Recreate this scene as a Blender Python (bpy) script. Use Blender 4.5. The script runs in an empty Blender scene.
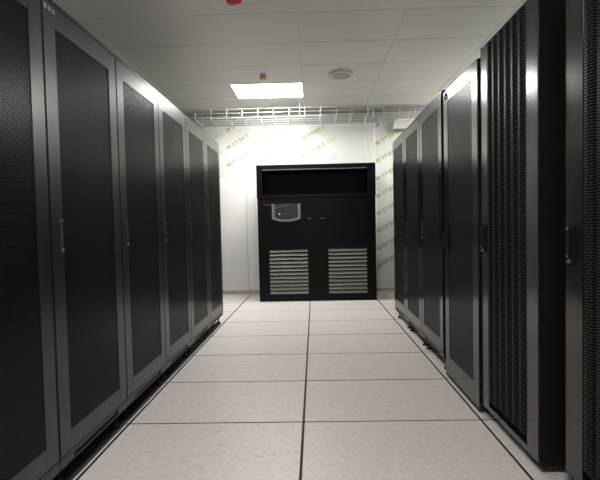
import bpy, bmesh, math, random
from mathutils import Matrix, Vector
random.seed(7)
PI = math.pi
scn = bpy.context.scene
C = scn.collection

# ---------------------------------------------------------------- camera
F_PX = 414.0
CAM_H = 1.058
YAW, PITCH, ROLL = 0.0203, 0.0332, 0.0210
SX, SY = 6.3, 0.3
cam_d = bpy.data.cameras.new('camera'); cam_d.sensor_fit = 'HORIZONTAL'
cam_d.sensor_width = 36.0; cam_d.lens = 36.0 * F_PX / 600.0
cam_d.shift_x = -SX / 600.0; cam_d.shift_y = SY / 600.0
cam_d.clip_start = 0.02
cam = bpy.data.objects.new('camera', cam_d); C.objects.link(cam)
cam.matrix_world = (Matrix.Translation((0, 0, CAM_H)) @ Matrix.Rotation(YAW, 4, 'Z')
                    @ Matrix.Rotation(PI / 2 - PITCH, 4, 'X') @ Matrix.Rotation(-ROLL, 4, 'Z'))
scn.camera = cam

# ---------------------------------------------------------------- world, exposure, lamp strength
w = bpy.data.worlds.new('world'); scn.world = w; w.use_nodes = True
w.node_tree.nodes['Background'].inputs[0].default_value = (0.02, 0.02, 0.02, 1)
w.node_tree.nodes['Background'].inputs[1].default_value = 1.0
vs = scn.view_settings
vs.view_transform = 'Standard'; vs.look = 'None'; vs.gamma = 1.0; vs.use_curve_mapping = False
vs.exposure = 0.0
LAMP_STRENGTH = 59.0
LAMP_COLOR = (1.0, 0.96, 0.925)

# ---------------------------------------------------------------- room constants (metres)
ZC = 2.88                                   # suspended ceiling
CX0, CPX = -0.110, 0.928                   # ceiling grid
CY0, CPY = 3.581, 0.5735
ZS = 3.25                                   # slab above the suspended ceiling
FX0, FPX = -0.0800, 0.9545                  # floor grid
FY0, FPY = 2.2100, 0.6
YW = 6.57                                   # back wall
XL, XR, YB = -4.20, 3.10, -3.0              # side walls, rear wall

# ---------------------------------------------------------------- materials
def new_mat(name):
    m = bpy.data.materials.new(name); m.use_nodes = True
    nt = m.node_tree
    return m, nt, nt.nodes['Principled BSDF']
def lk(nt, a, b): nt.links.new(a, b)
def plain(name, col, rough=0.5, metal=0.0, spec=0.5, ior=1.5, var=0.0, scale=20, bump=0.0, bscale=200, stretch=(1, 1, 1)):
    m, nt, b = new_mat(name)
    b.inputs['Base Color'].default_value = (*col, 1)
    b.inputs['Roughness'].default_value = rough
    b.inputs['Metallic'].default_value = metal; b.inputs['IOR'].default_value = ior
    b.inputs['Specular IOR Level'].default_value = spec
    tc = nt.nodes.new('ShaderNodeTexCoord')
    if var > 0:
        mp = nt.nodes.new('ShaderNodeMapping'); mp.inputs['Scale'].default_value = stretch
        lk(nt, tc.outputs['Object'], mp.inputs[0])
        n = nt.nodes.new('ShaderNodeTexNoise'); n.inputs['Scale'].default_value = scale; n.inputs['Detail'].default_value = 4
        lk(nt, mp.outputs[0], n.inputs['Vector'])
        r = nt.nodes.new('ShaderNodeMapRange')
        r.inputs['To Min'].default_value = 1 - var; r.inputs['To Max'].default_value = 1 + var
        lk(nt, n.outputs[0], r.inputs[0])
        mx = nt.nodes.new('ShaderNodeVectorMath'); mx.operation = 'SCALE'
        mx.inputs[0].default_value = col
        lk(nt, r.outputs[0], mx.inputs['Scale']); lk(nt, mx.outputs[0], b.inputs['Base Color'])
    if bump > 0:
        n2 = nt.nodes.new('ShaderNodeTexNoise'); n2.inputs['Scale'].default_value = bscale
        lk(nt, tc.outputs['Object'], n2.inputs['Vector'])
        bp = nt.nodes.new('ShaderNodeBump'); bp.inputs['Strength'].default_value = bump; bp.inputs['Distance'].default_value = 0.002
        lk(nt, n2.outputs[0], bp.inputs['Height']); lk(nt, bp.outputs[0], b.inputs['Normal'])
    return m
def perforated(name, col, rough, pitch, rad, metal=0.0, ior=1.7):
    """sheet steel with staggered round holes, pattern in object space (y, z)"""
    m, nt, b = new_mat(name)
    N = nt.nodes.new
    tc = N('ShaderNodeTexCoord'); sp = N('ShaderNodeSeparateXYZ'); lk(nt, tc.outputs['Object'], sp.inputs[0])
    def M(op, a, bb=None):
        n = N('ShaderNodeMath'); n.operation = op
        for i, v in enumerate((a, bb)):
            if v is None: continue
            if isinstance(v, (int, float)): n.inputs[i].default_value = v
            else: lk(nt, v, n.inputs[i])
        return n.outputs[0]
    u = M('DIVIDE', sp.outputs[1], pitch); v = M('DIVIDE', sp.outputs[2], pitch * 0.62)
    row = M('FLOOR', v)
    odd = M('FLOORED_MODULO', row, 2.0)
    u2 = M('ADD', u, M('MULTIPLY', odd, 0.5))
    du = M('MULTIPLY', M('SUBTRACT', M('FRACT', u2), 0.5), 0.78); dv = M('MULTIPLY', M('SUBTRACT', M('FRACT', v), 0.5), 1.0)
    d = M('SQRT', M('ADD', M('MULTIPLY', du, du), M('MULTIPLY', dv, dv)))
    hole = M('LESS_THAN', d, rad)
    b.inputs['Base Color'].default_value = (*col, 1); b.inputs['Metallic'].default_value = metal; b.inputs['IOR'].default_value = ior
    b.inputs['Roughness'].default_value = rough
    b2 = N('ShaderNodeBsdfPrincipled'); b2.inputs['Base Color'].default_value = (0.004, 0.004, 0.005, 1)
    b2.inputs['Roughness'].default_value = 0.8; b2.inputs['Specular IOR Level'].default_value = 0.1
    mx = N('ShaderNodeMixShader'); lk(nt, hole, mx.inputs[0]); lk(nt, b.outputs[0], mx.inputs[1]); lk(nt, b2.outputs[0], mx.inputs[2])
    lk(nt, mx.outputs[0], nt.nodes['Material Output'].inputs[0])
    return m
def floor_mat():
    m, nt, b = new_mat('floor_tile_vinyl'); N = nt.nodes.new
    tc = N('ShaderNodeTexCoord'); oi = N('ShaderNodeObjectInfo')
    off = N('ShaderNodeVectorMath'); off.operation = 'ADD'
    sc = N('ShaderNodeVectorMath'); sc.operation = 'SCALE'; sc.inputs[0].default_value = (37, 91, 13)
    lk(nt, oi.outputs['Random'], sc.inputs['Scale'])
    lk(nt, tc.outputs['Object'], off.inputs[0]); lk(nt, sc.outputs[0], off.inputs[1])
    n1 = N('ShaderNodeTexNoise'); n1.inputs['Scale'].default_value = 40; n1.inputs['Detail'].default_value = 8; n1.inputs['Roughness'].default_value = 0.7
    lk(nt, off.outputs[0], n1.inputs['Vector'])
    mp = N('ShaderNodeMapping'); mp.inputs['Scale'].default_value = (3.0, 9.0, 3); mp.inputs['Rotation'].default_value = (0, 0, 0.25)
    lk(nt, off.outputs[0], mp.inputs[0])
    n2 = N('ShaderNodeTexNoise'); n2.inputs['Scale'].default_value = 4.5; n2.inputs['Detail'].default_value = 6; n2.inputs['Roughness'].default_value = 0.75
    lk(nt, mp.outputs[0], n2.inputs['Vector'])
    c1 = N('ShaderNodeValToRGB'); c1.color_ramp.elements[0].position = 0.25; c1.color_ramp.elements[1].position = 0.7
    c1.color_ramp.elements[0].color = (0.60, 0.57, 0.55, 1); c1.color_ramp.elements[1].color = (0.77, 0.735, 0.71, 1)
    lk(nt, n1.outputs[0], c1.inputs[0])
    c2 = N('ShaderNodeValToRGB'); c2.color_ramp.elements[0].position = 0.30; c2.color_ramp.elements[1].position = 0.41
    c2.color_ramp.elements[0].color = (0.55, 0.52, 0.50, 1); c2.color_ramp.elements[1].color = (1, 1, 1, 1)
    lk(nt, n2.outputs[0], c2.inputs[0])
    mx = N('ShaderNodeMix'); mx.data_type = 'RGBA'; mx.blend_type = 'MULTIPLY'; mx.inputs[0].default_value = 0.75
    lk(nt, c1.outputs[0], mx.inputs[6]); lk(nt, c2.outputs[0], mx.inputs[7])
    lk(nt, mx.outputs[2], b.inputs['Base Color'])
    b.inputs['Roughness'].default_value = 0.42; b.inputs['Specular IOR Level'].default_value = 0.35
    return m
def emit(name, col, s):
    m, nt, b = new_mat(name)
    b.inputs['Base Color'].default_value = (0.9, 0.9, 0.9, 1)
    b.inputs['Emission Color'].default_value = (*col, 1); b.inputs['Emission Strength'].default_value = s
    return m

MAT = dict(
    floor=floor_mat(),
    joint=plain('floor_joint', (0.05, 0.047, 0.045), 0.8),
    sub=plain('raised_floor_stringer', (0.04, 0.038, 0.036), 0.8, var=.2),
    ceil=plain('ceiling_panel_paint', (0.80, 0.78, 0.76), 0.42, spec=0.4, var=0.03, scale=3),
    slab=plain('concrete_slab', (0.33, 0.33, 0.32), 0.9, var=0.15, scale=5),
    wall=plain('wall_panel_enamel', (0.80, 0.80, 0.785), 0.38, spec=0.4, var=0.02, scale=4),
    seam=plain('wall_panel_seam', (0.30, 0.30, 0.29), 0.6, var=.05),
    emblem=plain('emblem_matte_black', (0.01, 0.01, 0.01), 0.9, spec=0.02, var=.05),
    fstrip=plain('dull_dark_strip', (0.075, 0.072, 0.07), 0.7, var=.15),
    base=plain('skirting', (0.42, 0.39, 0.32), 0.55, var=0.05),
    alu=plain('ceiling_edge_alu', (0.6, 0.6, 0.59), 0.4, metal=0.3, var=.03),
    strip=plain('wall_top_strip', (0.33, 0.345, 0.32), 0.5, var=0.10, scale=3),
    film=plain('protective_film', (0.66, 0.675, 0.635), 0.35, spec=0.4, var=0.03, scale=6, bump=0.25, bscale=7),
    green=plain('film_green_print', (0.29, 0.46, 0.24), 0.45, var=0.12, scale=30),
    green2=plain('film_pale_print', (0.42, 0.62, 0.37), 0.45, var=0.08, scale=30),
    rack=plain('rack_grey_powdercoat', (0.012, 0.0115, 0.0117), 0.28, ior=1.70, var=0.05, scale=6, stretch=(1, 1, .1)),
    rackd=plain('rack_right_powdercoat', (0.012, 0.012, 0.0115), 0.18, ior=1.65, var=0.05, scale=6, stretch=(1, 1, .1)),
    body=plain('rack_body_black', (0.006, 0.006, 0.0065), 0.5, spec=0.2, var=.1),
    rail=plain('rack_base_rail', (0.05, 0.05, 0.05), 0.4, metal=0.5, var=.1),
    mesh=perforated('perforated_door_steel', (0.006, 0.006, 0.0063), 0.27, 0.0130, 0.41, 0.0, 1.45),
    pleat=perforated('perforated_pleat_steel', (0.012, 0.0115, 0.013), 0.36, 0.0170, 0.40, 0.0, 1.5),
    foot=plain('rubber_foot', (0.01, 0.01, 0.01), 0.5, var=.1),
    chrome=plain('handle_chrome', (0.5, 0.5, 0.5), 0.28, metal=1.0, var=.03),
    hgrey=plain('handle_grey', (0.09, 0.09, 0.093), 0.35, metal=0.6, var=.05),
    hblack=plain('handle_black', (0.008, 0.008, 0.009), 0.4, var=.1),
    silver=plain('logo_silver', (0.42, 0.42, 0.43), 0.5, metal=0.0, var=.03),
    acblack=plain('cooling_unit_black', (0.004, 0.004, 0.0055), 0.35, spec=0.15, var=.08),
    acin=plain('cooling_recess_navy', (0.004, 0.004, 0.012), 0.6, spec=0.2, var=.1),
    slat=plain('louvre_slat_grey', (0.26, 0.285, 0.25), 0.5, var=.06),
    bezel=plain('display_bezel', (0.25, 0.26, 0.27), 0.45, metal=0.2, var=.04),
    screen=plain('display_glass', (0.02, 0.023, 0.025), 0.3, var=.1),
    streak=plain('display_swoosh', (0.11, 0.115, 0.12), 0.4, var=.05),
    white=plain('white_plastic', (0.78, 0.77, 0.74), 0.45, var=.02),
    offw=plain('offwhite_plastic', (0.66, 0.64, 0.58), 0.5, var=.03),
    dim=plain('shaded_inner_plastic', (0.45, 0.43, 0.40), 0.6, var=.03),
    red=plain('alarm_red', (0.60, 0.035, 0.05), 0.35, var=.04),
    redtxt=plain('nameplate_red', (0.35, 0.03, 0.03), 0.5, var=.05),
    brown=plain('sensor_ochre', (0.55, 0.42, 0.17), 0.5, var=.1),
    grey=plain('sensor_grey', (0.6, 0.59, 0.58), 0.5, var=.04),
    wire=plain('zinc_wire', (0.62, 0.62, 0.61), 0.45, metal=0.0, var=.04),
    lamp=emit('lamp_diffuser', LAMP_COLOR, LAMP_STRENGTH),
)

# ---------------------------------------------------------------- mesh helpers
def box(bm, x0, x1, y0, y1, z0, z1, bev=0.0):
    v = [bm.verts.new(p) for p in ((x0, y0, z0), (x1, y0, z0), (x1, y1, z0), (x0, y1, z0), (x0, y0, z1), (x1, y0, z1), (x1, y1, z1), (x0, y1, z1))]
    fs = [bm.faces.new([v[i] for i in q]) for q in ((3, 2, 1, 0), (4, 5, 6, 7), (0, 1, 5, 4), (1, 2, 6, 5), (2, 3, 7, 6), (3, 0, 4, 7))]
    if bev > 0:
        es = {e for f in fs for e in f.edges}
        bmesh.ops.bevel(bm, geom=list(es), offset=bev, segments=2, affect='EDGES', clamp_overlap=True)
def prism(bm, pts, axis, a, b):
    """polygon pts in the two other axes, extruded along axis from a to b"""
    def P(p, t):
        return {'x': (t, p[0], p[1]), 'y': (p[0], t, p[1]), 'z': (p[0], p[1], t)}[axis]
    va = [bm.verts.new(P(p, a)) for p in pts]; vb = [bm.verts.new(P(p, b)) for p in pts]
    n = len(pts)
    bm.faces.new(va); bm.faces.new(list(reversed(vb)))
    for i in range(n): bm.faces.new((va[i], vb[i], vb[(i + 1) % n], va[(i + 1) % n]))
def lathe(bm, prof, cx, cy, n=24):
    """profile of (radius, z)"""
    rings = []
    for r, z in prof:
        if r < 1e-6: rings.append([bm.verts.new((cx, cy, z))])
        else: rings.append([bm.verts.new((cx + r * math.cos(2 * PI * k / n), cy + r * math.sin(2 * PI * k / n), z)) for k in range(n)])
    for a, b in zip(rings, rings[1:]):
        for k in range(n):
            k2 = (k + 1) % n
            if len(a) == 1 and len(b) == 1: continue
            if len(a) == 1: bm.faces.new((a[0], b[k], b[k2]))
            elif len(b) == 1: bm.faces.new((a[k], b[0], a[k2]))
            else: bm.faces.new((a[k], b[k], b[k2], a[k2]))
def rod(bm, p, q, r, n=6):
    p, q = Vector(p), Vector(q); d = (q - p).normalized()
    a = d.orthogonal().normalized(); b = d.cross(a)
    A = [bm.verts.new(p + r * (math.cos(2 * PI * k / n) * a + math.sin(2 * PI * k / n) * b)) for k in range(n)]
    B = [bm.verts.new(q + r * (math.cos(2 * PI * k / n) * a + math.sin(2 * PI * k / n) * b)) for k in range(n)]
    bm.faces.new(list(reversed(A))); bm.faces.new(B)
    for k in range(n): bm.faces.new((A[k], A[(k + 1) % n], B[(k + 1) % n], B[k]))
def obj(name, bm, mat, parent=None, smooth=False):
    bmesh.ops.recalc_face_normals(bm, faces=bm.faces)
    me = bpy.data.meshes.new(name); bm.to_mesh(me); bm.free()
    me.materials.append(MAT[mat])
    if smooth:
        for p in me.polygons: p.use_smooth = True
    o = bpy.data.objects.new(name, me); C.objects.link(o)
    if parent is not None: o.parent = parent
    return o
def tile(bm_fn, parent):
    o = mk('floor_tile', 'floor', parent, bm_fn)
    o.data.materials.append(MAT['joint'])
    for p in o.data.polygons:
        if abs(p.normal.z) < .3: p.material_index = 1
    return o
def mk(name, mat, parent, fn, smooth=False):
    bm = bmesh.new(); fn(bm); return obj(name, bm, mat, parent, smooth)
def tag(o, label=None, cat=None, group=None, kind=None):
    if label: o['label'] = label
    if cat: o['category'] = cat
    if group: o['group'] = group
    if kind: o['kind'] = kind
    return o
def thing(name, label, cat, loc=(0, 0, 0), rz=0, group=None):
    o = bpy.data.objects.new(name, None); C.objects.link(o); o.empty_display_size = 0.1
    o.location = loc; o.rotation_euler = (0, 0, rz)
    return tag(o, label, cat, group)
def copy_tree(o, parent=None):
    c = o.copy(); C.objects.link(c); c.parent = parent
    for ch in o.children: copy_tree(ch, c)
    return c
def child_copy(src, parent, loc, rot=None):
    c = src.copy(); C.objects.link(c); c.parent = parent; c.location = loc
    if rot: c.rotation_euler = rot
    return c

# ---------------------------------------------------------------- floor
fl = tag(mk('floor', 'joint', None, lambda bm: box(bm, XL, XR, YB, YW, -0.10, -0.012)), 'raised floor of pale worn panels with dark joints', kind='structure')
GX, GY = 0.0132, 0.0080
src = None
i0 = math.floor((XL - FX0) / FPX); i1 = math.ceil((XR - FX0) / FPX)
j0 = math.floor((YB - FY0) / FPY); j1 = math.ceil((YW - FY0) / FPY)
full = tile(lambda bm: box(bm, -(FPX - GX) / 2, (FPX - GX) / 2, -(FPY - GY) / 2, (FPY - GY) / 2, -0.012, 0.0, 0.0008), fl)
used = False
for i in range(i0, i1):
    for j in range(j0, j1):
        x0, x1 = FX0 + i * FPX, FX0 + (i + 1) * FPX
        y0, y1 = FY0 + j * FPY, FY0 + (j + 1) * FPY
        if x0 >= XL and x1 <= XR and y0 >= YB and y1 <= YW:
            loc = ((x0 + x1) / 2, (y0 + y1) / 2, random.uniform(-.0006, 0))
            if not used: full.location = loc; used = True
            else: child_copy(full, fl, loc)
        else:
            a, b = max(x0, XL), min(x1, XR); c, d = max(y0, YB), min(y1, YW)
            if b - a > .03 and d - c > .03:
                tile(lambda bm: box(bm, a + GX / 2, b - GX / 2, c + GY / 2, d - GY / 2, -0.012, 0.0, 0.0008), fl)

# ---------------------------------------------------------------- walls
def wall(name, lab, x0, x1, y0, y1, m='wall'): return tag(mk(name, m, None, lambda bm: box(bm, x0, x1, y0, y1, -0.1, ZS)), lab, kind='structure')
wb = wall('wall_back', 'back wall of white enamelled panels with film left on', XL - .1, XR + .1, YW + .006, YW + .12, 'seam')
wall('wall_left', 'plain white wall behind the left rack row', XL - .1, XL, YB, YW + .006)
wall('wall_right', 'plain white wall behind the right rack row', XR, XR + .1, YB, YW + .006)
wall('wall_rear', 'plain white wall at the near end of the aisle', XL - .1, XR + .1, YB - .1, YB)
seams = [XL, -3.965, -3.0, -2.035, -1.07, -0.105, 0.86, 1.825, 2.79, XR]
for a, b in zip(seams, seams[1:]):
    mk('wall_panel', 'wall', wb, lambda bm: box(bm, a + .0035, b - .0035, YW, YW + .006, 0.0, ZS, 0.0015))
tag(mk('baseboard_back', 'base', None, lambda bm: box(bm, XL, XR, YW - .014, YW - .0005, 0.0, 0.062, .003)), 'low beige-grey skirting along the back wall', kind='structure')
tag(mk('ceiling_slab', 'slab', None, lambda bm: box(bm, XL - .1, XR + .1, YB - .1, YW + .12, ZS, ZS + .12)), 'concrete slab above the suspended ceiling', kind='structure')

# ---------------------------------------------------------------- suspended ceiling
YE = YW - .012
LAMPS = [(-1, 3), (2, 3), (-1, -8)]
def grid(bm):
    k = math.floor((XL - CX0) / CPX) + 1
    while CX0 + k * CPX < XR:
        x = CX0 + k * CPX; box(bm, x - .012, x + .012, YB, YE, ZC + .004, ZC + .03); k += 1
    k = math.floor((YB - CY0) / CPY) + 1
    while CY0 + k * CPY <= YE - .02:
        y = CY0 + k * CPY; box(bm, XL, XR, y - .012, y + .012, ZC + .0045, ZC + .028); k += 1
ce = tag(mk('ceiling', 'alu', None, grid), 'suspended ceiling of large pale grey metal panels', kind='structure')
tag(mk('top_band_1', 'strip', None, lambda bm: box(bm, XL, XR, YW - .012, YW - .0045, 2.663, ZC + .03, .002)), 'dull grey-green band along the top of the back wall', kind='structure')  # darker grey-green band with a sharp lower edge across the wall top
def pan(bm, sx, sy):
    # folded metal tile with bevelled rim, very slightly sagging
    n = 4
    V = {}
    for i in range(n + 1):
        for j in range(n + 1):
            u, v = i / n, j / n
            sag = -.0006 * math.sin(PI * u) * math.sin(PI * v)
            V[i, j] = bm.verts.new(((u - .5) * (sx - .006), (v - .5) * (sy - .006), sag))
    for i in range(n):
        for j in range(n): bm.faces.new((V[i, j], V[i, j + 1], V[i + 1, j + 1], V[i + 1, j]))
    r = [V[i, 0] for i in range(n + 1)] + [V[n, j] for j in range(1, n + 1)] + [V[i, n] for i in range(n - 1, -1, -1)] + [V[0, j] for j in range(n - 1, 0, -1)]
    t = []
    for q in r:
        x, y, _ = q.co
        t.append(bm.verts.new((x + math.copysign(.0015, x) if abs(abs(x) - (sx - .006) / 2) < 1e-5 else x, y + math.copysign(.0015, y) if abs(abs(y) - (sy - .006) / 2) < 1e-5 else y, .0045)))
    for k in range(len(r)): bm.faces.new((r[k], r[(k + 1) % len(r)], t[(k + 1) % len(r)], t[k]))
cfull = mk('ceiling_panel', 'ceil', ce, lambda bm: pan(bm, CPX, CPY)); used = False
i0 = math.floor((XL - CX0) / CPX); i1 = math.ceil((XR - CX0) / CPX)
j0 = math.floor((YB - CY0) / CPY)
for i in range(i0, i1):
    for j in range(j0, 6):
        if (i, j) in LAMPS: continue
        x0, x1 = max(XL, CX0 + i * CPX), min(XR, CX0 + (i + 1) * CPX)
        y0, y1 = max(YB, CY0 + j * CPY), min(YE, CY0 + (j + 1) * CPY)
        rot = (random.uniform(-.0015, .0015), random.uniform(-.001, .001), 0)
        loc = ((x0 + x1) / 2, (y0 + y1) / 2, ZC)
        if x1 - x0 > CPX - .01 and y1 - y0 > CPY - .01:
            if not used: cfull.location = loc; cfull.rotation_euler = rot; used = True
            else: child_copy(cfull, ce, loc, rot)
        elif x1 - x0 > .05 and y1 - y0 > .05:
            o = mk('ceiling_panel', 'ceil', ce, lambda bm: pan(bm, x1 - x0, y1 - y0)); o.location = loc

# lamps in the ceiling grid
lamp_labels = ['bright square ceiling light panel in front of the cable tray',
                              'far ceiling light panel behind the right rack row',
               'ceiling light panel over the near end of the aisle']
for (i, j), lab in zip(LAMPS, lamp_labels):
    cx, cy = CX0 + (i + .5) * CPX, CY0 + (j + .5) * CPY
    t = thing('ceiling_light', lab, 'light', (cx, cy, ZC), 0, 'ceiling light panels')
    hx, hy, f = CPX / 2 - .004, CPY / 2 - .004, .012
    fl_ = .17 if i == 2 else f                  # the side fitting has a blank panel towards the aisle
    def fr(bm):
        box(bm, -hx, hx, -hy, -hy + f, -.004, .04); box(bm, -hx, hx, hy - f, hy, -.004, .04)
        box(bm, -hx, -hx + fl_, -hy + f, hy - f, -.004, .04); box(bm, hx - f, hx, -hy + f, hy - f, -.004, .04)
    mk('frame', 'white', t, fr)
    mk('diffuser', 'lamp', t, lambda bm: box(bm, -hx + fl_, hx - f, -hy + f, hy - f, 0.0, .008))
    mk('housing', 'white', t, lambda bm: box(bm, -hx, hx, -hy, hy, .04, .06))

# ---------------------------------------------------------------- server racks
RW = 0.598                                      # rack width; local front faces +x, width along y
def foot_mesh(bm):
    lathe(bm, [(0, 0), (.026, 0), (.026, .006), (.019, .014), (.008, .018), (.008, .09), (0, .09)], 0, 0, 14)
def handle_mesh(bm, L, bx=.009):
    box(bm, .0, bx, -.0065, .0065, -L / 2, L / 2, .003)
def rack_base(label, group, loc, rz, rackmat='rack', width=RW, ztop=2.004, zdoor=1.982, hz=1.04):
    t = thing('server_rack', label, 'server rack', loc, rz, group)
    hw = width / 2
    def body(bm):
        box(bm, -1.08, -.028, -hw, hw, .085, ztop - .02, .004)
    mk('cabinet_body', 'body', t, body)
    mk('top_cover', rackmat, t, lambda bm: box(bm, -1.08, -.004, -hw, hw, ztop - .0195, ztop, .003))
    d = None
    dz0, m, mz0, mz1 = .135, .082, .222, 1.888
    def door(bm):
        y0, y1 = -hw + .002, hw - .002
        box(bm, -.027, 0, y0, -hw + m, dz0, zdoor, .003); box(bm, -.027, 0, hw - m, y1, dz0, zdoor, .003)
        box(bm, -.0265, -.0002, -hw + m - .004, hw - m + .004, dz0 + .0005, mz0, .002); box(bm, -.0265, -.0002, -hw + m - .004, hw - m + .004, mz1, zdoor - .0005, .002)
    d = mk('door', rackmat, t, door)
    mk('perforated_panel', 'mesh', d, lambda bm: box(bm, -.016, -.0025, -hw + m - .003, hw - m + .003, mz0 - .003, mz1 + .003))
    h = mk('handle', 'hgrey', d, lambda bm: handle_mesh(bm, .13)); h.location = (0, -hw + .062, hz)
    e = tag(mk('handle_cap', 'chrome', d, lambda bm: box(bm, 0, .011, -.009, .009, .061, .067, .002)), 'chrome end cap of the handle'); e.location = (0, -hw + .062, hz)
    e = tag(mk('handle_lock', 'chrome', d, lambda bm: box(bm, .0, .012, -.006, .006, -.067, -.048, .003)), 'chrome lock of the handle'); e.location = (0, -hw + .062, hz)
    def rail(bm):
        box(bm, -.03, -.003, -hw, hw, .118, .131, .002); box(bm, -.03, -.003, -hw, hw, .085, .094, .002)
        box(bm, -.03, -.003, -hw, -hw + .10, .094, .118, .001); box(bm, -.03, -.003, hw - .10, hw, .094, .118, .001)
    r = mk('base_rail', rackmat, t, rail)
    mk('slot_cover', 'rail', r, lambda bm: box(bm, -.03, -.013, -hw + .10, hw - .10, .094, .118))
    ft = None
    for sx_, sy_ in ((-.045, -1), (-.045, 1), (-1.03, -1), (-1.03, 1)):
        if ft is None:
            ft = mk('levelling_foot', 'foot', t, foot_mesh, True); ft.location = (sx_, sy_ * (hw - .055), 0)
        else: child_copy(ft, t, (sx_, sy_ * (hw - .055), 0))
    return t, d
LX, LYE = -1.046, 4.623
RX, RYE = 0.905, 4.752
left_labels = [
    'grey server rack at the far end of the left row, next to the back wall',
    'grey server rack in the left row, second from the far end',
    'grey server rack in the left row, third from the far end',
    'grey server rack in the left row, just behind the one with silver lettering',
    'grey server rack in the left row with small silver lettering on its door top',
    'nearest grey mesh-door server rack on the left, cut off by the photo edge',
]
GL = 'grey mesh-door racks in the left row'
proto, pdoor = rack_base(left_labels[0], GL, (LX, LYE - .3, 0), 0)
lefts = [proto]
for k in range(1, 6):
    c = copy_tree(proto); c.location = (LX, LYE - .3 - .6 * k, 0); c['label'] = left_labels[k]; lefts.append(c)
# silver lettering on the second-nearest left rack
d2 = [c for c in lefts[4].children if c.name.startswith('door')][0]
def small_logo(bm):
    for q, (yy, ww, zz) in enumerate(((-.278, .014, 1.953), (-.252, .012, 1.953), (-.226, .015, 1.953))):
        box(bm, 0, .0015, yy - ww / 2, yy - ww / 2 + .005, zz - .009, zz + .009)
        box(bm, 0, .0015, yy + ww / 2 - .005, yy + ww / 2, zz - .009, zz + .009)
        if q != 1: box(bm, 0, .0015, yy - ww / 2 + .005, yy + ww / 2 - .005, zz + .005, zz + .009)
        box(bm, 0, .0015, yy - ww / 2 + .005, yy + ww / 2 - .005, zz - (.009 if q else .002), zz - (.005 if q else -.002))
tag(mk('lettering', 'silver', d2, small_logo), 'small silver lettering')

GR = 'grey mesh-door racks at the far end of the right row'
right_labels = ['grey server rack at the far end of the right row, beside the film-covered wall',
                'grey server rack in the right row, second from the far end, with a slim handle',
                'grey server rack in the right row, just behind the one with a dark emblem']
p2, pd2 = rack_base(right_labels[0], GR, (RX, RYE - .3, 0), PI, 'rackd', ztop=1.994, zdoor=1.974, hz=1.005)
for k in range(1, 3):
    c = copy_tree(p2); c.location = (RX, RYE - .3 - .6 * k, 0); c['label'] = right_labels[k]

tag(mk('dark_strip', 'fstrip', None, lambda bm: box(bm, -1.17, -1.052, 1.02, 4.52, 0.0002, .0016)), 'flat dark strip on the floor under the left rack row', 'steel strip')  # thin flat strip added as the dark band below the left racks

# ---- rack with black handle and dark emblem, standing proud of the row
def proud_rack():
    y0, y1 = 2.279, 2.862
    w_ = y1 - y0; hw = w_ / 2
    t = thing('server_rack', 'grey server rack with a flat mesh door, black handle and small dark emblem', 'server rack', (.893, (y0 + y1) / 2, 0), PI)
    mk('cabinet_body', 'body', t, lambda bm: box(bm, -1.05, -.035, -hw - .02, hw, .0, 1.978, .012))
    def door(bm):
        m = .085
        box(bm, -.034, 0, -hw, -hw + m, .014, 1.945, .003); box(bm, -.034, 0, hw - m, hw, .014, 1.945, .003)
        box(bm, -.0335, -.0002, -hw + m - .004, hw - m + .004, .0145, .16, .002); box(bm, -.0335, -.0002, -hw + m - .004, hw - m + .004, 1.862, 1.9445, .002)
    d = mk('door', 'rackd', t, door)
    mk('perforated_panel', 'mesh', d, lambda bm: box(bm, -.018, -.0025, -hw + .082, hw - .082, .157, 1.865))
    def hd(bm):
        box(bm, 0, .010, -.016, .016, -.075, .075, .004); box(bm, .008, .030, -.010, .010, -.07, .045, .006)
        box(bm, .008, .020, -.008, .008, .045, .07, .004)
    h = tag(mk('handle', 'hblack', d, hd), 'black swing handle'); h.location = (0, -hw + .070, .960)
    def em(bm):
        n = 14; R, r = .021, .012
        for k in range(n - 2):
            a, b = 2 * PI * k / n, 2 * PI * (k + 1) / n
            prism(bm, [(r * math.cos(a), r * math.sin(a)), (R * math.cos(a), R * math.sin(a)), (R * math.cos(b), R * math.sin(b)), (r * math.cos(b), r * math.sin(b))], 'x', 0, .002)
        box(bm, 0, .002, .020, .030, -.022, .022)
    e = tag(mk('emblem', 'emblem', d, em), 'small dark emblem'); e.location = (0, -hw + .050, 1.903)
proud_rack()

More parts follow.
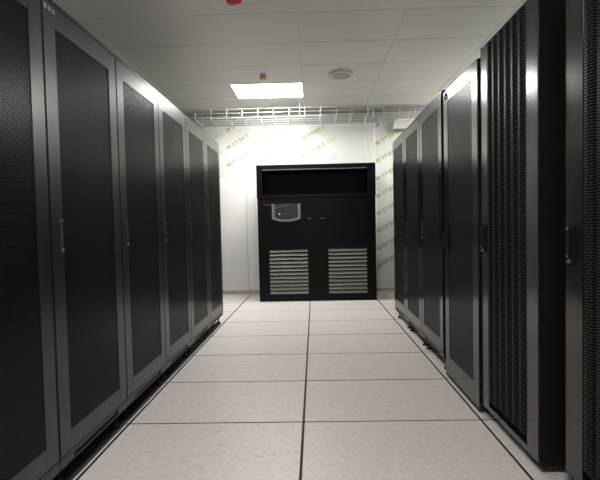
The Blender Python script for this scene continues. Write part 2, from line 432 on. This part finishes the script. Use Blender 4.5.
# ---- racks with pleated doors
def pleat_mesh(bm, z0, z1, w_, dep):
    P = []
    for z, k in ((z0, 0.0), (z0 + .05, 1.0), (z1 - .02, 1.0), (z1, .35)):
        P.append([bm.verts.new((x * k, y, z)) for x, y in ((0.0005, -w_ / 2), (dep * .72, -w_ * .34), (dep, -w_ * .14), (dep, w_ * .14), (dep * .72, w_ * .34), (0.0005, w_ / 2))])
    for a, b in zip(P, P[1:]):
        for i in range(5): bm.faces.new((a[i], a[i + 1], b[i + 1], b[i]))
        bm.faces.new((a[5], a[0], b[0], b[5]))
    bm.faces.new(P[0]); bm.faces.new(list(reversed(P[-1])))
def pleated_rack(label, xf, y0, y1, ya, yb, npl, hz, bottom, chrome_low):
    """front at xf facing the aisle; pleated area between world ya..yb"""
    yc = (y0 + y1) / 2; hw = (y1 - y0) / 2
    t = thing('server_rack', label, 'server rack', (xf, yc, 0), PI, 'racks with pleated doors')
    la, lb = -(yb - yc), -(ya - yc)            # local y is flipped
    mk('cabinet_body', 'body', t, lambda bm: box(bm, -1.05, -.032, -hw, hw, bottom, 1.992, .006))
    def door(bm):
        z0, z1 = bottom + .005, 1.985
        box(bm, -.031, 0, -hw, la, z0, z1, .003); box(bm, -.031, 0, lb, hw, z0, z1, .003)
        box(bm, -.0305, -.0002, la - .004, lb + .004, z0 + .0005, bottom + .035, .002); box(bm, -.0305, -.0002, la - .004, lb + .004, 1.968, z1 - .0005, .002)
        box(bm, -.031, -.026, la - .002, lb + .002, bottom + .03, 1.97)
    d = mk('door', 'rackd', t, door)
    mk('pleat_backing', 'body', d, lambda bm: box(bm, -.0258, -.0240, la, lb, bottom + .036, 1.967))
    pw = (lb - la) / npl; s = None
    for k in range(npl):
        y = la + (k + .5) * pw
        if s is None:
            s = mk('pleat', 'pleat', d, lambda bm: pleat_mesh(bm, bottom + .036, 1.985, pw * .90, .037)); s.location = (-.0238, y, 0)
        else: child_copy(s, d, (-.0238, y, 0))
    def hd(bm):
        box(bm, 0, .010, -.016, .016, -.07, .075, .004); box(bm, .008, .022, -.009, .009, -.05, .07, .005)
    h = tag(mk('handle', 'hblack', d, hd), 'black swing handle'); h.location = (0, -hw + .046, hz)
    l = tag(mk('handle_lock', 'chrome', d, lambda bm: box(bm, .008, .022, -.008, .008, -.068, -.053, .004)), 'chrome lock'); l.location = (0, -hw + .046, hz)
    l = tag(mk('handle_screw', 'chrome', d, lambda bm: box(bm, .020, .025, -.005, .005, -.045, -.035, .002)), 'small chrome screw'); l.location = (0, -hw + .046, hz)
    if chrome_low:
        l = tag(mk('handle_screw', 'chrome', d, lambda bm: box(bm, .020, .025, -.005, .005, .058, .067, .002)), 'small chrome screw'); l.location = (0, -hw + .046, hz)
    for s_ in (-1, 1):
        mk('side_panel', 'body', t, lambda bm: box(bm, -1.05, -.002, s_ * hw, s_ * (hw + .004), bottom, 1.992))
    if bottom > .03:
        ft = None
        for sx_, sy_ in ((-.30, -1), (-.30, 1), (-.98, -1), (-.98, 1)):
            loc = (sx_, sy_ * (hw - .06), 0)
            if ft is None: ft = mk('levelling_foot', 'foot', t, foot_mesh, True); ft.location = loc
            else: child_copy(ft, t, loc)
    return t
pleated_rack('server rack with pleated mesh door between two bright edges, fully in view', .905, 1.694, 2.262, 1.790, 2.178, 6, .972, .052, False)
pleated_rack('nearest pleated-door server rack on the right, cut off by the photo edge', .955, 1.00, 1.596, 1.10, 1.492, 6, .968, .085, True)

# ---- unseen black cabinets added beyond the row ends to darken the racks' reflections
def back_cabinet(label, x, rz):
    y0, y1 = 4.84, 6.02
    t = thing('added_cabinet', label, 'cabinet', (x, (y0 + y1) / 2, 0), rz)
    hw = (y1 - y0) / 2
    mk('cabinet_body', 'body', t, lambda bm: box(bm, -.80, -.026, -hw, hw, .06, 2.0, .005))
    mk('plinth', 'body', t, lambda bm: box(bm, -.78, -.05, -hw + .02, hw - .02, 0, .06, .003))
    for s_ in (-1, 1):
        a, b = (-hw + .004, -.003) if s_ < 0 else (.003, hw - .004)
        d = mk('door', 'body', t, lambda bm: box(bm, -.025, 0, a, b, .075, 1.985, .004))
        h = mk('handle', 'hgrey', d, lambda bm: handle_mesh(bm, .13)); h.location = (0, s_ * .06, 1.03)
back_cabinet('unseen tall black cabinet added beyond the far end of the right rack row', 1.24, PI)
back_cabinet('unseen tall black cabinet added beyond the far end of the left rack row', -1.42, 0)

# ---------------------------------------------------------------- cooling unit
AX0, AX1, AY, AZ = -.803, .868, 5.83, 1.932
ac = thing('cooling_unit', 'large black cooling cabinet with two louvred grilles against the back wall', 'air conditioner', ((AX0 + AX1) / 2, AY, 0))
ox = (AX0 + AX1) / 2
hx = (AX1 - AX0) / 2
SEAM = .033 - ox
def acbody(bm):
    box(bm, -hx + .004, hx - .004, .03, .70, .0, 1.49, .004)
    box(bm, -hx, hx, .25, .70, 1.49, AZ, .004)
mk('cabinet_body', 'acblack', ac, acbody)
def hood(bm):
    l, r, b, tt = -.723 - ox, .756 - ox, 1.515, 1.869
    box(bm, -hx, l, 0, .25, 1.465, AZ, .004); box(bm, r, hx, 0, .25, 1.465, AZ, .004)
    box(bm, l - .003, r + .003, .001, .249, tt, AZ - .0005, .004); box(bm, l - .003, r + .003, .001, .249, 1.4655, b, .004)
hd_ = mk('discharge_hood', 'acblack', ac, hood)
mk('recess_lining', 'acin', hd_, lambda bm: box(bm, -.722 - ox, .755 - ox, .235, .249, 1.516, 1.868))
def vane(bm): prism(bm, [(.06, 1.855), (.20, 1.838), (.20, 1.845), (.06, 1.862)], 'x', -.722 - ox, .755 - ox)
mk('recess_vane', 'acblack', hd_, vane)
mk('recess_lip', 'bezel', hd_, lambda bm: box(bm, -.715 - ox, .748 - ox, .002, .008, 1.858, 1.8685, .001))
mk('plinth', 'acblack', ac, lambda bm: box(bm, -hx + .01, hx - .01, .012, .03, 0, .052, .003))
def ac_door(x0, x1, lx0, lx1, hx0):
    lz0, lz1 = .100, .748
    def dr(bm):
        box(bm, x0, lx0, .004, .029, .055, 1.460, .003); box(bm, lx1, x1, .004, .029, .055, 1.460, .003)
        box(bm, lx0 - .003, lx1 + .003, .0045, .0285, .0555, lz0, .002); box(bm, lx0 - .003, lx1 + .003, .0045, .0285, lz1, 1.4595, .002)
    d = mk('door', 'acblack', ac, dr)
    n = 12; p = (lz1 - lz0) / n
    def sl(bm): prism(bm, [(-.0, -p * .30), (.004, -p * .34), (.024, p * .26), (.020, p * .30)], 'x', lx0 + .001, lx1 - .001)
    s = None
    for k in range(n):
        z = lz0 + (k + .5) * p
        if s is None: s = mk('louvre_slat', 'slat', d, sl); s.location = (0, .004, z)
        else: child_copy(s, d, (0, .004, z))
    mk('door_pull', 'bezel', d, lambda bm: box(bm, hx0, hx0 + .055, -.002, .005, 1.168, 1.178, .002))
    return d
ac_door(-hx + .006, SEAM - .003, -.643 - ox, -.099 - ox, -.094 - ox)
ac_door(SEAM + .003, hx - .006, .19 - ox, .729 - ox, .09 - ox)
# control panel: U shaped bezel, dark glass, pale swoosh, white button
cp = mk('control_panel', 'screen', ac, lambda bm: prism(bm, [(-.575 - ox, 1.382), (-.209 - ox, 1.382), (-.209 - ox, 1.175), (-.30 - ox, 1.155), (-.392 - ox, 1.150), (-.484 - ox, 1.155), (-.575 - ox, 1.175)], 'y', -.012, .006))
def bez(bm):
    x0, x1 = -.592 - ox, -.192 - ox; xc = (x0 + x1) / 2; t_ = .036
    outer = [(x0, 1.384), (x0, 1.172)]; inner = [(x0 + t_, 1.384), (x0 + t_, 1.192)]
    n = 10
    for k in range(1, n):
        u = -1 + 2 * k / n
        outer.append((xc + u * (x1 - x0) / 2, 1.172 - .040 * (1 - u * u))); inner.append((xc + u * ((x1 - x0) / 2 - t_), 1.192 - .030 * (1 - u * u)))
    outer += [(x1, 1.172), (x1, 1.384)]; inner += [(x1 - t_, 1.192), (x1 - t_, 1.384)]
    for k in range(len(outer) - 1):
        prism(bm, [outer[k], outer[k + 1], inner[k + 1], inner[k]], 'y', -.022, .004)
    bmesh.ops.remove_doubles(bm, verts=bm.verts, dist=1e-5)
tag(mk('bezel', 'bezel', cp, bez), 'pale grey U-shaped bezel')
mk('swoosh', 'streak', cp, lambda bm: prism(bm, [(-.553 - ox, 1.315), (-.553 - ox, 1.335), (-.40 - ox, 1.372), (-.31 - ox, 1.381), (-.31 - ox, 1.374), (-.40 - ox, 1.356)], 'y', -.0135, -.011))
mk('button', 'white', cp, lambda bm: prism(bm, [(-.487 - ox + .013 * math.cos(2 * PI * k / 12), 1.240 + .013 * math.sin(2 * PI * k / 12)) for k in range(12)], 'y', -.018, -.011))
def marks(bm):
    for k in range(5): box(bm, -.445 + k * .036 - ox, -.425 + k * .036 - ox, -.0135, -.011, 1.232, 1.242)
mk('status_marks', 'streak', cp, marks)
def redtxt(bm):
    x = -.704 - ox
    for k in range(6):
        box(bm, x, x + .004, .001, .0045, 1.366, 1.384); box(bm, x + .010, x + .014, .001, .0045, 1.366, 1.384)
        z = (1.380, 1.373, 1.366)[k % 3]; box(bm, x + .004, x + .010, .001, .0045, z, z + .004)
        x += .0195
tag(mk('nameplate', 'redtxt', ac, redtxt), 'tiny red lettering')

# ---------------------------------------------------------------- wire cable tray along the back wall
tray = thing('cable_tray', 'galvanised wire mesh cable tray running along the back wall at ceiling height', 'cable tray', (0, 6.24, 2.655))
TX0, TX1, ty, th = -2.9, 2.7, .20, .125
def longw(bm):
    for y, z in ((-ty, th), (-ty, th * .62), (-ty, 0), (-ty * .33, 0), (ty * .33, 0), (ty, 0), (ty, th * .62), (ty, th)):
        rod(bm, (TX0, y, z), (TX1, y, z), .0032, 6)
lw = [(-ty, th), (-ty, th * .55), (-ty, 0), (-ty * .33, 0), (ty * .33, 0), (ty, 0), (ty, th * .55), (ty, th)]
s = None
for y, z in lw:
    if s is None:
        s = mk('long_wire', 'wire', tray, lambda bm: rod(bm, (TX0, 0, 0), (TX1, 0, 0), .0034, 6)); s.location = (0, y, z)
    else: child_copy(s, tray, (0, y, z))
def hoop(bm):
    r = .0048
    rod(bm, (0, -ty - .006, th + .006), (0, -ty - .006, -.006), r); rod(bm, (0, -ty - .006, -.007), (0, ty + .006, -.007), r); rod(bm, (0, ty + .006, -.006), (0, ty + .006, th + .006), r)
s = None; x = -1.468 - .227 * 6
while x < TX1:
    if s is None: s = mk('cross_wire', 'wire', tray, hoop); s.location = (x, 0, 0)
    else: child_copy(s, tray, (x, 0, 0))
    x += .227
for x in (-2.45, -.18, 2.1):
    def hang(bm):
        rod(bm, (x, -ty + .012, 0.0), (x, -ty + .012, ZS - 2.655), .004)
    mk('hanger_rod', 'wire', tray, hang)

# ---------------------------------------------------------------- protective film with green print
def film_sheet(label, x0, x1, z0, z1, ragged=None):
    """thin sheet hugging the wall; ragged: list of lower-edge z offsets"""
    nx, nz = max(8, int((x1 - x0) / .05)), max(8, int((z1 - z0) / .08))
    bm = bmesh.new(); V = {}
    rnd = random.Random(int(x0 * 100))
    for i in range(nx + 1):
        lo = z0 + (ragged(i / nx) if ragged else 0)
        for j in range(nz + 1):
            edge = i in (0, nx) or j in (0, nz)
            yo = -.0012
            V[i, j] = bm.verts.new((x0 + (x1 - x0) * i / nx, YW + yo, lo + (z1 - lo) * j / nz))
    for i in range(nx):
        for j in range(nz): bm.faces.new((V[i, j], V[i + 1, j], V[i + 1, j + 1], V[i, j + 1]))
    r = bmesh.ops.extrude_face_region(bm, geom=list(bm.faces))
    for v in r['geom']:
        if isinstance(v, bmesh.types.BMVert): v.co.y = YW - .0006
    o = obj('protective_film', bm, 'film')
    return tag(o, label, 'plastic film', 'film sheets left on the back wall')
rag = lambda u: .04 * math.sin(u * 23) + .03 * math.sin(u * 51 + 1)
filmA = film_sheet('clear film with green print on the upper back wall above the cooling cabinet', -3.9, .80, 1.86, 3.22, rag)
filmB = film_sheet('clear film with green print reaching down to the skirting, right of the cooling cabinet', .992, 2.95, .075, 3.22)
# creased loose strip between the two sheets
def crease(bm):
    rnd = random.Random(3)
    n = 26; cols = [(.805, .0), (.83, .010), (.855, .003), (.885, .010), (.93, .002), (.955, .014), (.982, .0)]
    V = {}
    for j in range(n + 1):
        z = 1.0 + (3.22 - 1.0) * j / n
        for i, (x, d) in enumerate(cols):
            inner = 0 < i < len(cols) - 1
            V[i, j] = bm.verts.new((x + (rnd.uniform(-.012, .012) if inner else 0), YW - .0035 - (d * rnd.uniform(.3, 1.4)), z))
    for j in range(n):
        for i in range(len(cols) - 1): bm.faces.new((V[i, j], V[i + 1, j], V[i + 1, j + 1], V[i, j + 1]))
    r = bmesh.ops.extrude_face_region(bm, geom=list(bm.faces))
    for v in r['geom']:
        if isinstance(v, bmesh.types.BMVert): v.co.y = YW - .0006
tag(mk('protective_film', 'film', None, crease), 'creased loose strip of clear film right above the corner of the cooling cabinet', 'plastic film', 'film sheets left on the back wall')
# one print motif: ring mark, block glyphs, then two thin lines of small glyphs
def quad(bm, x0, x1, z0, z1):
    bm.faces.new([bm.verts.new(p) for p in ((x0, 0, z0), (x1, 0, z0), (x1, 0, z1), (x0, 0, z1))])
def glyphs(bm, x, z, s, n, rnd):
    for k in range(n):
        th_ = s * .17
        quad(bm, x, x + s * .8, z + s - th_, z + s)
        if rnd.random() < .7: quad(bm, x, x + s * .8, z, z + th_)
        if rnd.random() < .8: quad(bm, x + s * .05, x + s * .75, z + s * .42, z + s * .42 + th_)
        xx = x + rnd.choice((0, .3, .6)) * s
        quad(bm, xx, xx + th_, z, z + s)
        if rnd.random() < .6: quad(bm, x + .63 * s, x + .63 * s + th_, z, z + s)
        if rnd.random() < .7: quad(bm, x + .33 * s, x + .33 * s + th_ * .8, z + .15 * s, z + s * .95)
        quad(bm, x + .1 * s, x + .72 * s, z + s * .68, z + s * .68 + th_ * .7)
        x += s * 1.02
    return x
def motif_dark(bm):
    rnd = random.Random(5)
    n = 18
    for k in range(n):
        a, b = 2 * PI * k / n, 2 * PI * (k + 1) / n
        bm.faces.new([bm.verts.new((.042 + rr * 1.35 * math.cos(q), 0, .034 + rr * math.sin(q))) for rr, q in ((.008, a), (.030, a), (.030, b), (.008, b))])
    glyphs(bm, .100, .002, .062, 5, rnd)
def motif_pale(bm):
    rnd = random.Random(9)
    glyphs(bm, .43, .040, .027, 7, rnd); glyphs(bm, .43, .000, .027, 7, rnd)
md = mk('green_print', 'green', filmA, motif_dark); mp_ = mk('green_print', 'green2', filmA, motif_pale)
ANG = math.radians(29); first = True
def inside(px, pz, b): return b[0] < px < b[1] and b[2] < pz < b[3]
def lay(film, b, xs, zs):
    global first
    for x in xs:
        for z in zs:
            zz = z + (x * math.tan(ANG)) % .276
            ok_d = inside(x, zz, b) and inside(x + .42 * math.cos(ANG), zz + .42 * math.sin(ANG) + .06, b)
            ok_p = inside(x + .43 * math.cos(ANG), zz + .43 * math.sin(ANG), b) and inside(x + .63 * math.cos(ANG), zz + .63 * math.sin(ANG) + .06, b)
            for okk, m_ in ((ok_d, md), (ok_p, mp_)):
                if okk:
                    c = child_copy(m_, film, (x, YW - .0026, zz), (0, -ANG, 0)); c['kind'] = 'stuff'
zs = [.276 * k for k in range(0, 13)]
lay(filmA, (-3.85, .79, 1.93, 3.18), [-3.75 + .60 * k for k in range(8)], zs)
lay(filmB, (.99, 2.92, .10, 3.18), [1.0, 1.65, 2.30], [z + .09 for z in zs])
bpy.data.objects.remove(md); bpy.data.objects.remove(mp_)

# ---------------------------------------------------------------- small things on the ceiling and wall
sp = thing('ceiling_speaker', 'round white ceiling fitting with a raised rim, right of the light panel', 'ceiling fitting', (.352, 5.02, ZC))
mk('rim', 'white', sp, lambda bm: lathe(bm, [(.140, .004), (.140, -.004), (.146, -.010), (.143, -.030), (.120, -.036), (.102, -.022), (.100, .002)], 0, 0, 40), True)
mk('grille', 'dim', sp, lambda bm: lathe(bm, [(.101, -.018), (.06, -.022), (0, -.024)], 0, 0, 40), True)
sb = thing('ceiling_sensor', 'small ochre and grey box hanging from the ceiling in front of the light panel', 'sensor', (-.572, 4.97, ZC))
mk('mount', 'grey', sb, lambda bm: box(bm, -.036, .036, -.03, .03, -.028, .003, .004))
mk('sensor_body', 'brown', sb, lambda bm: box(bm, -.040, .040, -.034, .034, -.062, -.029, .005))
al = thing('fire_alarm', 'red domed fire alarm on the ceiling at the top of the photo', 'fire alarm', (-.600, 3.315, ZC))
mk('base_ring', 'white', al, lambda bm: lathe(bm, [(.066, .002), (.066, -.010), (.058, -.014)], 0, 0, 28), True)
mk('dome', 'red', al, lambda bm: lathe(bm, [(.060, -.012), (.060, -.030), (.055, -.044), (.040, -.052), (0, -.055)], 0, 0, 28), True)
wbx = thing('wall_box', 'white wall box with a slanted end peeking above the far right rack', 'wall box', (1.25, YW - .004, 2.54))
def wbody(bm):
    prism(bm, [(.012, 0), (.9, 0), (.9, .125), (.052, .125), (.028, .105)], 'y', -.11, 0)
mk('housing', 'offw', wbx, wbody)
def wrim(bm):
    pts_o = [(-.004, -.004), (.016, .108), (.046, .138), (.9, .138)]; pts_i = [(.020, -.004), (.036, .098), (.056, .118), (.9, .118)]
    for k in range(3): prism(bm, [pts_o[k], pts_o[k + 1], pts_i[k + 1], pts_i[k]], 'y', -.125, 0)
    bmesh.ops.remove_doubles(bm, verts=bm.verts, dist=1e-5)
mk('rim', 'white', wbx, wrim)
